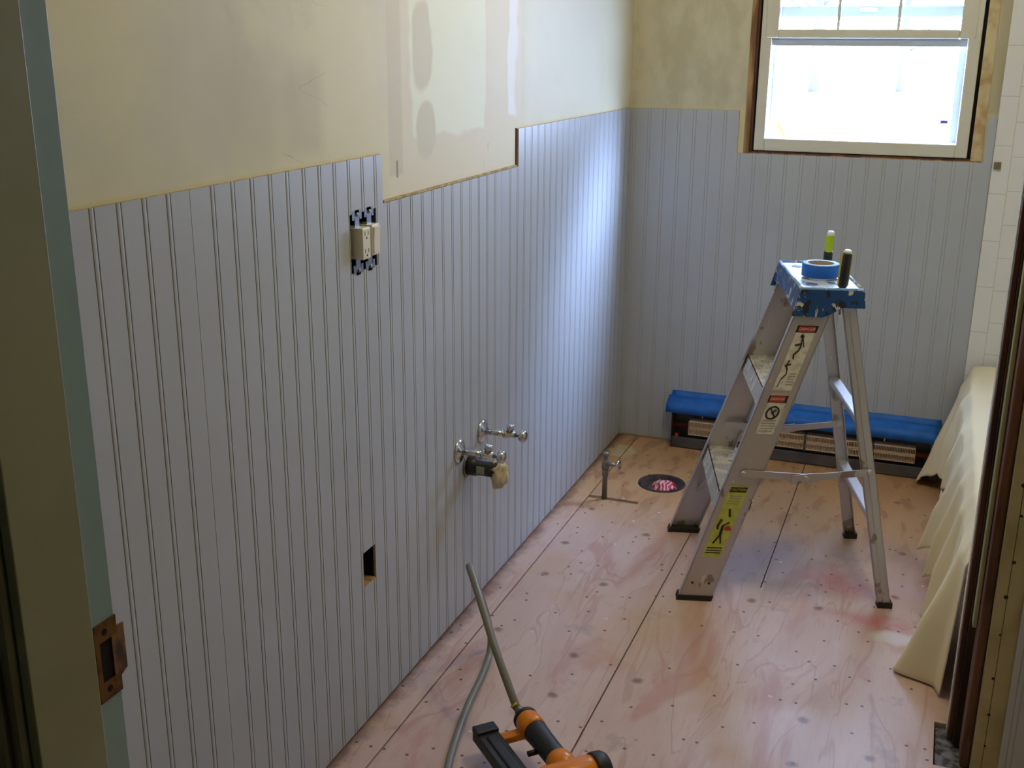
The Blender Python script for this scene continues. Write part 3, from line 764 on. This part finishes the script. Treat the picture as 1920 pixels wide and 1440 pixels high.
# ------------------------------------------------------------------ bath tub and drop cloth
t = thing('bathtub', 'white bathtub in the alcove hidden under the cream drop cloth', 'bathtub', (1.58, -.78, 0))
bm = B()
box(bm, 1.215, 1.965, -1.572, -.014, .36, .385)
bm.free(); bm = B()
y0, y1 = -1.572, -.014
def rr(x0, x1, ya, yb_, z, r, n=6):
    out = []
    for cx, cy, a0 in ((x1-r, yb_-r, 0), (x0+r, yb_-r, 90), (x0+r, ya+r, 180), (x1-r, ya+r, 270)):
        for k in range(n+1):
            a = math.radians(a0+90*k/n); out.append(bm.verts.new((cx+r*math.cos(a), cy+r*math.sin(a), z)))
    return out
loops = [rr(1.222, 1.960, y0, y1, .002, .01), rr(1.222, 1.960, y0, y1, .36, .01), rr(1.214, 1.965, y0, y1, .375, .02), rr(1.216, 1.965, y0, y1, .388, .03),
         rr(1.30, 1.90, y0+.09, y1-.09, .386, .10), rr(1.34, 1.87, y0+.12, y1-.12, .15, .12), rr(1.38, 1.83, y0+.17, y1-.17, .08, .12)]
for a, b in zip(loops, loops[1:]):
    for k in range(len(a)): f = bm.faces.new((a[k], a[(k+1) % len(a)], b[(k+1) % len(a)], b[k])); f.smooth = True
bm.faces.new(loops[-1]); obj('tub_shell', bm, M_tub, t)

def lerp(a, b, t): return a+(b-a)*t
def interp(tab, x):
    for (xa, va_), (xb, vb_) in zip(tab, tab[1:]):
        if x <= xb:
            f = (x-xa)/(xb-xa) if xb > xa else 0
            f = f*f*(3-2*f)
            if isinstance(va_, (int, float)): return va_+(vb_-va_)*f
            return tuple(p+(q-p)*f for p, q in zip(va_, vb_))
    return tab[-1][1]
# y -> (hem height, hem outward x, fold phase amplitude)
hem = [(-1.566, (.008, 1.195, 0)), (-1.465, (.006, 1.18, 0)), (-1.415, (.005, 1.100, 0)), (-1.34, (.006, 1.125, 0)), (-1.27, (.008, 1.145, 0)), (-1.20, (.03, 1.160, 0)),
       (-1.12, (.055, 1.165, .5)), (-1.02, (.085, 1.160, 1)), (-.90, (.10, 1.150, 1)), (-.82, (.085, 1.14, .7)), (-.765, (.10, 1.128, .3)), (-.72, (.17, 1.165, .3)), (-.62, (.20, 1.190, 1)), (-.52, (.16, 1.185, 1)),
       (-.44, (.085, 1.165, .6)), (-.36, (.12, 1.18, 1)), (-.30, (.15, 1.185, .5)), (-.23, (.10, 1.165, .5)), (-.18, (.05, 1.14, .2)), (-.12, (.007, 1.105, 0)), (-.085, (.006, 1.092, 0)), (-.05, (.006, 1.12, 0))]
bm = B(); NY, NJ = 220, 60; rows = []
for i in range(NY+1):
    y = lerp(-1.500, -.045, i/NY); hz, hx, am = interp(hem, y); row = []
    ph = y*30+1.5*math.sin(y*7+.6)
    fo = (.5+.5*math.sin(ph))**1.7; fo2 = (.5+.5*math.sin(y*57+2*math.sin(y*11)))**2
    for j in range(NJ+1):
        s = j/NJ
        if s < .42:           # lying on the rim, sagging into the tub
            f = s/.42; x = lerp(1.64, 1.222, f)
            t_ = min(1, max(0, (x-1.27)/.12)); t_ = t_*t_*(3-2*t_)
            z = .399 - .035*t_ + .009*mn.noise(Vector((x*7, y*5, 0)))*min(1, (1-f)*6)
            if y > -.22: z += (y+.22)*.16*(1-f*.5)
            yy = y; x -= .0
        else:
            f = (s-.42)/.58
            g = f*f*(3-2*f)
            x = lerp(1.222, 1.200, min(1, f*6)) + (hx-1.200)*f**1.5 - (.030*fo+.007*fo2)*min(1, f*1.6)*(1-.35*(hz < .03))
            z = lerp(.399, hz, max(0, f-.02)/.98) - (.02*fo*am)*f
            yy = y + .030*f*math.cos(ph)*(.4+.6*am) + .012*f*(1-am)
        yy = min(-.018, max(-1.570, yy))
        row.append(bm.verts.new((x, yy, max(z, .006))))
    rows.append(row)
for a, b in zip(rows, rows[1:]):
    for j in range(NJ): bm.faces.new((a[j], a[j+1], b[j+1], b[j]))
o = obj('drop_cloth', bm, M_drop, smooth=True); tag(o, 'cream canvas drop cloth draped in folds over the tub side', 'drop cloth')
md = o.modifiers.new('thick', 'SOLIDIFY'); md.thickness = .0025; md.offset = 1

# ------------------------------------------------------------------ step ladder
F = Vector((.49, -.998, 0)); du = Vector((.96, .28, 0)); dv = Vector((.28, -.96, 0))
def L(u, v, z): return F + du*u + dv*v + Vector((0, 0, z))
lad = thing('step_ladder', 'small paint-spattered aluminium step ladder with blue top standing on plywood', 'ladder', (.75, -.93, 0))
TOPZ = .85
def uf(z): return .268*z/.81            # centre line of the front rails
def vf(z): return .232-.062*z/.81
def ur(z): return .505-.155*z/.80       # rear legs
def vr(z): return .228-.055*z/.80
dirF = (L(uf(.8), vf(.8), .8)-L(0, vf(0), 0)).normalized()
for sg in (1, -1):
    # channel rail: web outside, flanges inward
    bm = B()
    zt = .82; d = Vector((0, 0, 0))
    hw = .044
    def rp(z, du_, dv_): return L(uf(z)+du_, sg*(vf(z)-dv_), z)
    for (u0, u1, v0, v1) in ((-hw, hw, 0, .0022), (-hw, -hw+.0022, 0, .021), (hw-.0022, hw, 0, .021)):
        c = []
        for z in (.012, zt):
            for a, b in ((u0, v0), (u1, v0), (u1, v1), (u0, v1)): c.append(bm.verts.new(rp(z, a, b)))
        for f in ((3, 2, 1, 0), (4, 5, 6, 7), (0, 1, 5, 4), (1, 2, 6, 5), (2, 3, 7, 6), (3, 0, 4, 7)): bm.faces.new([c[i] for i in f])
    rail = obj('front_rail', bm, M_alu, lad)
    bm = B()
    c = [bm.verts.new(L(uf(z)+a, sg*(vf(z)+b), z)) for z in (0.0, .014) for a, b in ((-hw-.003, -.030), (hw+.003, -.030), (hw+.003, .004), (-hw-.003, .004))]
    for f in ((3, 2, 1, 0), (4, 5, 6, 7), (0, 1, 5, 4), (1, 2, 6, 5), (2, 3, 7, 6), (3, 0, 4, 7)): bm.faces.new([c[i] for i in f])
    obj('rubber_foot', bm, M_rubber, rail)
    for a in (-.022, .022): bm = B(); lathe(bm, L(uf(.05)+a, sg*(vf(.05)+.0001), .05), dv*sg, [(0, .004), (.0015, .003)], 10); obj('rivet', bm, M_iron, rail)
    # rear leg: narrow channel
    bm = B(); hw2 = .017
    for (u0, u1, v0, v1) in ((-hw2, hw2, 0, .002), (-hw2, -hw2+.002, 0, .018), (hw2-.002, hw2, 0, .018)):
        c = []
        for z in (.012, .80):
            for a, b in ((u0, v0), (u1, v0), (u1, v1), (u0, v1)): c.append(bm.verts.new(L(ur(z)+a, sg*(vr(z)-b), z)))
        for f in ((3, 2, 1, 0), (4, 5, 6, 7), (0, 1, 5, 4), (1, 2, 6, 5), (2, 3, 7, 6), (3, 0, 4, 7)): bm.faces.new([c[i] for i in f])
    bar(bm, L(ur(.012), sg*(vr(.012)+.0012), .012), L(ur(.79), sg*(vr(.79)+.0012), .79), .0025, .004, dv)
    rear = obj('rear_leg', bm, M_alu, lad)
    bm = B(); c = [bm.verts.new(L(ur(0)+a, sg*(vr(0)+b), z)) for z in (0, .016) for a, b in ((-.019, -.022), (.019, -.022), (.019, .004), (-.019, .004))]
    for f in ((3, 2, 1, 0), (4, 5, 6, 7), (0, 1, 5, 4), (1, 2, 6, 5), (2, 3, 7, 6), (3, 0, 4, 7)): bm.faces.new([c[i] for i in f])
    obj('rubber_foot', bm, M_rubber, rear)
    # spreader: two arms hinged in the middle
    bm = B(); off = .006 if sg > 0 else -.030
    A = L(uf(.362)-.010, sg*(vf(.362)+off), .362); Z = L(ur(.378), sg*(vr(.378)+off), .378); Cc = (A+Z)/2+Vector((0, 0, -.014))
    bar(bm, A, Cc+(Cc-A).normalized()*.02, .003, .020, dv); bar(bm, Cc-(Z-Cc).normalized()*.02+dv*sg*.003, Z+dv*sg*.003, .003, .018, dv)
    bar(bm, Cc-(Z-Cc).normalized()*.035+dv*sg*.005, Cc+(Z-Cc).normalized()*.035+dv*sg*.005, .003, .024, dv)
    for q in (A, Cc, Z): lathe(bm, q-dv*sg*.001, dv*sg, [(0, .008), (.007, .008), (.009, .005)], 12)
    for k in range(3): lathe(bm, lerp(Cc, Z, .12+.08*k-.1), dv*sg, [(0, .002), (.007, .002)], 6)
    obj('spreader', bm, M_alu, lad)
# steps
for zi, (z, dpt) in enumerate(((.285, .082), (.575, .078))):
    v = vf(z)-.002; u0 = uf(z)-.036; u1 = u0+dpt
    bm = B()
    prism(bm, [L(u0, -v, z), L(u1, -v, z), L(u1, v, z), L(u0, v, z)], (0, 0, -.003))
    prism(bm, [L(u0, -v, z), L(u0+.003, -v, z), L(u0+.003-.014, -v, z-.045), L(u0-.014, -v, z-.045)], dv*2*v)
    prism(bm, [L(u1, -v, z-.001), L(u1+.003, -v, z-.001), L(u1-.004, -v, z-.030), L(u1-.007, -v, z-.030)], dv*2*v)
    for k in range(7): bar(bm, L(u0+.008+k*.011, -v+.004, z+.0006), L(u0+.008+k*.011, v-.004, z+.0006), .004, .0012, du)
    st = obj('step', bm, M_alustep, lad)
    if zi == 0:
        for sg in (1, -1):
            bm = B(); bar(bm, L(u0+.02, sg*.06, z-.02), L(uf(z-.15)-.005, sg*(vf(z-.15)-.008), z-.15), .016, .003, du); obj('step_brace', bm, M_alubrt, st)
# rear cross bars
for z, in ((.515,), (.255,)):
    bm = B(); bar(bm, L(ur(z), -vr(z)+.002, z), L(ur(z), vr(z)-.002, z), .026, .003, du); bar(bm, L(ur(z)-.013, -vr(z)+.002, z-.008), L(ur(z)-.013, vr(z)-.002, z-.008), .0025, .014, du)
    cb = obj('cross_bar', bm, M_alubrt, lad)
    for sg in (-1, 1):
        bm = B(); bar(bm, L(ur(z), sg*(vr(z)-.07), z-.010), L(ur(z-.07), sg*(vr(z-.07)-.010), z-.07), .012, .002, du); obj('gusset', bm, M_alu, cb)
# cap
cu0, cu1, cv = .226, .376, .183
bm = B(); prism(bm, [L(cu0, -cv, TOPZ), L(cu1, -cv, TOPZ), L(cu1, cv, TOPZ), L(cu0, cv, TOPZ)], (0, 0, -.004))
cap = obj('top_cap', bm, M_captop, lad)
bm = B()
for p, q in (((cu0, -cv), (cu1, -cv)), ((cu1, -cv), (cu1, cv)), ((cu1, cv), (cu0, cv)), ((cu0, cv), (cu0, -cv))):
    tube(bm, [L(*p, TOPZ+.001), L(*q, TOPZ+.001)], .0045, 10)
obj('cap_rim', bm, M_caprim, cap, smooth=True)
bm = B()
for sg in (1, -1):
    vo = sg*(cv+.001)
    prism(bm, [L(cu0-.003, vo, TOPZ), L(cu1+.004, vo, TOPZ), L(cu1+.008, vo, TOPZ-.045), L(cu1-.05, vo, TOPZ-.045), L(cu1-.075, vo, TOPZ-.062), L(cu0+.055, vo, TOPZ-.070), L(cu0-.022, vo, TOPZ-.068)], dv*sg*.004)
prism(bm, [L(cu0-.004, -cv, TOPZ), L(cu0-.014, -cv, TOPZ-.052), L(cu0-.006, -cv+.02, TOPZ-.060), L(cu0-.016, 0, TOPZ-.040), L(cu0-.006, cv-.02, TOPZ-.060), L(cu0-.014, cv, TOPZ-.060), L(cu0-.004, cv, TOPZ)], du*.004)
prism(bm, [L(cu1, -cv, TOPZ), L(cu1+.006, -cv, TOPZ-.045), L(cu1+.006, cv, TOPZ-.045), L(cu1, cv, TOPZ)], du*.004)
obj('cap_skirt', bm, M_cap, cap)
M_slot = plain('slot_dark_blue', (60, 80, 118), .6)
for a, b, r in ((.262, .120, .014), (.262, -.120, .014)): bm = B(); lathe(bm, L(a, b, TOPZ+.0002), (0, 0, 1), [(0, r), (.0008, r)], 20); obj('tool_slot', bm, M_slot, cap)
# stickers on the near rail's outer face
zd = Vector(L(uf(.8), vf(.8), .8)-L(uf(0), vf(0), 0)).normalized()
def rail_pt(z, a, lift=.0006): return L(uf(z)+a, vf(z)+lift, z)
def sticker(z0, z1, a0, a1, mat, name, parent, lift=.0006):
    bm = B(); prism(bm, [rail_pt(z0, a0, lift), rail_pt(z0, a1, lift), rail_pt(z1, a1, lift), rail_pt(z1, a0, lift)], dv*.0003); return obj(name, bm, mat, parent)
front = [o for o in bpy.data.objects if o.name.startswith('front_rail')][0]
def txt_m(z, a, rot=0, lift=.0013):
    zz = (zd - dv*zd.dot(dv)).normalized(); xx = zz.cross(-dv).normalized() if False else (du - zz*du.dot(zz)*0).normalized()
    X = du.copy(); Y = (zd-X*zd.dot(X)*0).normalized(); Nn = dv.copy()
    m = Matrix((X, Y, Nn)).transposed().to_4x4(); m.translation = rail_pt(z, a, lift); return m
def lines_on(zs, a0, a1, h, mat, name, parent):
    bm = B()
    for z in zs: prism(bm, [rail_pt(z, a0, .0009), rail_pt(z, a1, .0009), rail_pt(z+h, a1, .0009), rail_pt(z+h, a0, .0009)], dv*.0002)
    obj(name, bm, mat, parent)
sw = sticker(.585, .755, -.022, .026, M_lblw, 'upper_warning_sticker', front); sw['label'] = 'white sticker with black falling figure'
sticker(.737, .755, -.024, .028, M_ink, 'sticker_header_border', front, .0009)
o = sticker(.739, .753, -.018, .022, M_red, 'sticker_header', front, .0013); textmesh('header_lettering', 'DANGER', .0105, txt_m(.746, .002, lift=.0018), M_lblw, front)
bm = B()
def fig(pts, r=.0022):
    tube(bm, [rail_pt(z, a, .0012) for z, a in pts], r, 6)
fig([(.722, .0), (.700, .004), (.690, .002)]); fig([(.735, -.004), (.700, .012)], .0012); fig([(.704, -.012), (.708, .002)]); fig([(.690, .002), (.680, -.006), (.668, -.002)])
fig([(.665, -.010), (.650, -.012), (.640, -.006)]); fig([(.650, -.016), (.655, -.002)]); fig([(.640, -.006), (.628, -.004), (.615, -.012)], .0016); fig([(.615, -.012), (.594, -.014)], .0010)
lathe(bm, rail_pt(.727, -.002, .0008), dv, [(0, .005), (.0006, .005)], 12); obj('falling_figure', bm, M_ink, sw)
lines_on([.600, .607, .614, .621, .628], .004, .022, .003, M_inkg, 'fine_print', sw)
sl = sticker(.468, .575, -.020, .026, M_lblw, 'lower_warning_sticker', front); sl['label'] = 'white sticker with black ring symbol'
sticker(.553, .572, -.022, .026, M_ink, 'sticker_header_border', front, .0009)
sticker(.555, .570, -.018, .020, M_red, 'sticker_header', front, .0013); textmesh('header_lettering', 'DANGER', .009, txt_m(.5625, .001, lift=.0018), M_lblw, front)
bm = B(); cz = .526
ringp = [rail_pt(cz+.017*math.cos(a*math.pi/12)*.95, .002+.015*math.sin(a*math.pi/12), .0012) for a in range(25)]
tube(bm, ringp, .0024, 6); fig([(cz+.012, -.010+.004), (cz-.012, .012)], .0018); fig([(cz+.008, .008), (cz-.002, .0)], .0022)
obj('ring_symbol', bm, M_ink, sl)
lines_on([.475, .482, .489, .496, .503], -.014, .020, .003, M_inkg, 'fine_print', sl)
sy = sticker(.125, .325, -.026, .022, M_lbly, 'yellow_caution_sticker', front); sy['label'] = 'yellow caution sticker with black figure'
sticker(.308, .322, -.024, .020, M_ink, 'sticker_header_border', front, .0009); textmesh('header_lettering', 'CAUTION', .0095, txt_m(.315, -.002), M_lbly, front)
lines_on([.296, .289, .282, .275], -.018, .014, .0028, M_inkg, 'fine_print', sy)
bm = B(); fig([(.262, -.004), (.240, .004)], .0028); fig([(.232, -.014), (.212, -.018), (.205, -.014)], .003); fig([(.215, -.004), (.190, -.002)], .004); fig([(.190, -.002), (.165, -.012)], .0022); fig([(.190, -.002), (.165, .008)], .0022); fig([(.215, -.004), (.225, .010)], .0018)
obj('climbing_figure', bm, M_ink, sy)
bm = B(); lathe(bm, rail_pt(.205, .012, .0009), dv, [(0, .009), (.0003, .009)], 16); obj('red_mark', bm, M_red, sy)
lines_on([.150, .143, .136], -.022, .018, .003, M_ink, 'caption_print', sy)

# things on the ladder top
tp = at(1538, 508, 2, TOPZ+.018)
t = thing('tape_roll', 'roll of blue masking tape lying on the ladder top', 'tape roll', (tp.x, tp.y, TOPZ+.0045))
zb = TOPZ+.0055; R_ = .0475
bm = B(); lathe(bm, (tp.x, tp.y, zb), (0, 0, 1), [(0, .0345), (0, R_-.001), (.001, R_), (.033, R_), (.034, R_-.001), (.034, .0345)], 48, cap=False)
o = obj('tape_winding', bm, [M_tape, M_tapeside], t)
for p in o.data.polygons:
    if abs(p.normal.z) > .5: p.material_index = 1
bm = B(); lathe(bm, (tp.x, tp.y, zb), (0, 0, 1), [(0, .0325), (0, .0345), (.034, .0345), (.034, .0325), (0, .0325)], 48, cap=False); obj('cardboard_core', bm, M_core, t)
# screwdrivers standing in the cap
def screwdriver(u, v, z0, hgt, r, label, kind):
    p = at(u, v, 2, z0)
    t = thing('screwdriver', label, 'screwdriver', (p.x, p.y, z0), 'screwdrivers standing in the ladder top')
    if kind == 'clear':
        bm = B(); lathe(bm, (p.x, p.y, z0), (0, 0, 1), [(0, r*.8), (.004, r*.95), (.034, r*.95), (.035, r*.85)], 16); obj('ferrule', bm, M_black, t)
        bm = B(); lathe(bm, (p.x, p.y, z0+.034), (0.03, -.02, 1), [(0, r*.8), (.004, r), (hgt*.4, r*.94), (hgt-.050, r), (hgt-.046, r*.9)], 6); obj('handle', bm, M_acryl, t, bevel=.001)
        bm = B(); lathe(bm, (p.x+.03*(hgt-.012)*1.0, p.y-.02*(hgt-.012), z0+hgt-.013), (0.03, -.02, 1), [(0, r*.85), (.008, r*.8), (.012, r*.5)], 16); obj('end_button', bm, M_white, t)
    else:
        bm = B(); lathe(bm, (p.x, p.y, z0), (.06, -.02, 1), [(0, r*.8), (.004, r), (hgt-.012, r), (hgt-.010, r*.9)], 8); obj('handle', bm, M_black, t)
        d = Vector((.06, -.02, 1)).normalized()
        for a in (-1, 1):
            bm = B(); off = rt*a*r*.86; bar(bm, p+off+d*.004, p+off+d*(hgt-.012), .0022, r*.7); obj('yellow_stripe', bm, M_yellow, t)
        bm = B(); lathe(bm, p+d*(hgt-.010), d, [(0, r*.9), (.006, r*.85), (.009, r*.5)], 16); obj('end_button', bm, M_white, t)
    bm = B(); lathe(bm, (p.x, p.y, z0), (0, 0, -1), [(0, .0028), (.07, .0028)], 8); obj('shank', bm, M_steel, t)
    return t
screwdriver(1551, 495, TOPZ+.0012, .094, .0128, 'screwdriver with clear yellow-green handle standing behind the tape roll', 'clear')
screwdriver(1579, 539, TOPZ+.0012, .098, .0118, 'screwdriver with black and yellow striped handle in front of the tape roll', 'black')

# ------------------------------------------------------------------ air hose and nailer
gz = .085
P0 = at(985, 1347, 2, gz); P1 = at(1075, 1462, 2, gz); hd = (P1-P0).normalized(); side = Vector((0, 0, 1)).cross(hd).normalized()
gun = thing('nail_gun', 'orange and black pneumatic nail gun lying on the plywood floor', 'nail gun', (P0.x, P0.y, 0))
S0 = at(968, 1325, 2, gz+.012)
body_c = P0+hd*.215
bdir = (side*-1).normalized() if side.x > 0 else side.normalized()     # from the cylinder cap towards the nose (left)
bm = B(); lathe(bm, P0, hd, [(-.004, .014), (0, .022), (.012, .0265), (.036, .0275), (.05, .026)], 24); obj('handle_end_cap', bm, M_orange, gun)
bm = B(); lathe(bm, P0+side*0, hd, [(-.010, .013), (-.003, .026), (.004, .0268), (.008, .022)], 24); obj('end_ring', bm, M_gunblk, gun)
bm = B(); lathe(bm, P0, hd, [(.042, .0245), (.048, .0255), (.08, .024), (.14, .023), (.165, .024)], 24); obj('grip', bm, M_gunblk, gun)
bm = B(); lathe(bm, P0, hd, [(.150, .025), (.16, .028), (.21, .031)], 24)
q0 = body_c - bdir*.045; lathe(bm, q0, bdir, [(0, .034), (.01, .036), (.10, .036), (.12, .030)], 28); obj('body', bm, M_orange, gun)
bm = B(); lathe(bm, q0, -bdir, [(0, .0365), (.004, .038), (.022, .037), (.030, .032), (.033, .020)], 28); obj('cylinder_cap', bm, M_gunblk, gun)
bm = B(); n0 = q0+bdir*.118; lathe(bm, n0, bdir, [(0, .024), (.02, .018), (.07, .014), (.075, .010)], 16); obj('nose', bm, M_steel, gun)
m0 = at(905, 1372, 2, .052); m1 = n0+bdir*.045; m1.z = .052
md_ = (at(972, 1462, 2, .052)-m0).normalized(); 
bm = B(); bar(bm, m0, m0+md_*.26, .048, .028, md_.cross(Vector((0, 0, 1)))); bar(bm, m0+Vector((0, 0, .014)), m0+md_*.03+Vector((0, 0, .014)), .050, .014, md_.cross(Vector((0, 0, 1))))
bar(bm, m0+md_*.04+Vector((0, 0, .014)), m0+md_*.25+Vector((0, 0, .014)), .020, .008, md_.cross(Vector((0, 0, 1))))
obj('magazine', bm, M_gunblk, gun, bevel=.003)
bm = B(); bar(bm, m0+md_*.035+Vector((0, 0, -.004)), P0+hd*.03-Vector((0, 0, .012)), .026, .016); obj('magazine_strut', bm, M_orange, gun, bevel=.004)
bm = B(); lathe(bm, P0+hd*.10+bdir*.02-Vector((0, 0, .01)), bdir, [(0, .006), (.02, .006)], 10); obj('trigger', bm, M_black, gun)
hp0 = S0
t = thing('air_hose', 'grey rubber air hose looping up from the nail gun by the left wall', 'hose', (hp0.x, hp0.y, 0))
ctrl = [at(968, 1325, 2, .105), at(955, 1290, 2, .135), at(930, 1220, 2, .190), at(905, 1140, 2, .245), at(887, 1083, 2, .278), at(880, 1062, 2, .285), at(884, 1075, 2, .262),
        at(897, 1108, 2, .205), at(911, 1150, 2, .125), at(920, 1190, 2, .05), at(918, 1225, 2, .012), at(905, 1265, 2, .0095), at(875, 1330, 2, .0095), at(845, 1420, 2, .0095), at(838, 1480, 2, .0095), at(850, 1560, 2, .0095)]
bm = B(); tube(bm, catmull(ctrl, 12), .0086, 14); obj('hose_tube', bm, M_hose, t)
bm = B(); a, b = ctrl[0], P0; dd = (b-a)
lathe(bm, a-dd.normalized()*.006, dd, [(0, .0085), (.012, .0088), (.013, .0105), (.034, .0105), (.035, .009), (dd.length-.004, .009)], 8); obj('fitting', bm, M_pipe, t)
bm = B(); lathe(bm, a-dd.normalized()*.008, dd, [(0, .0095), (.005, .0095)], 14); obj('yellow_collar', bm, M_yellow, t)
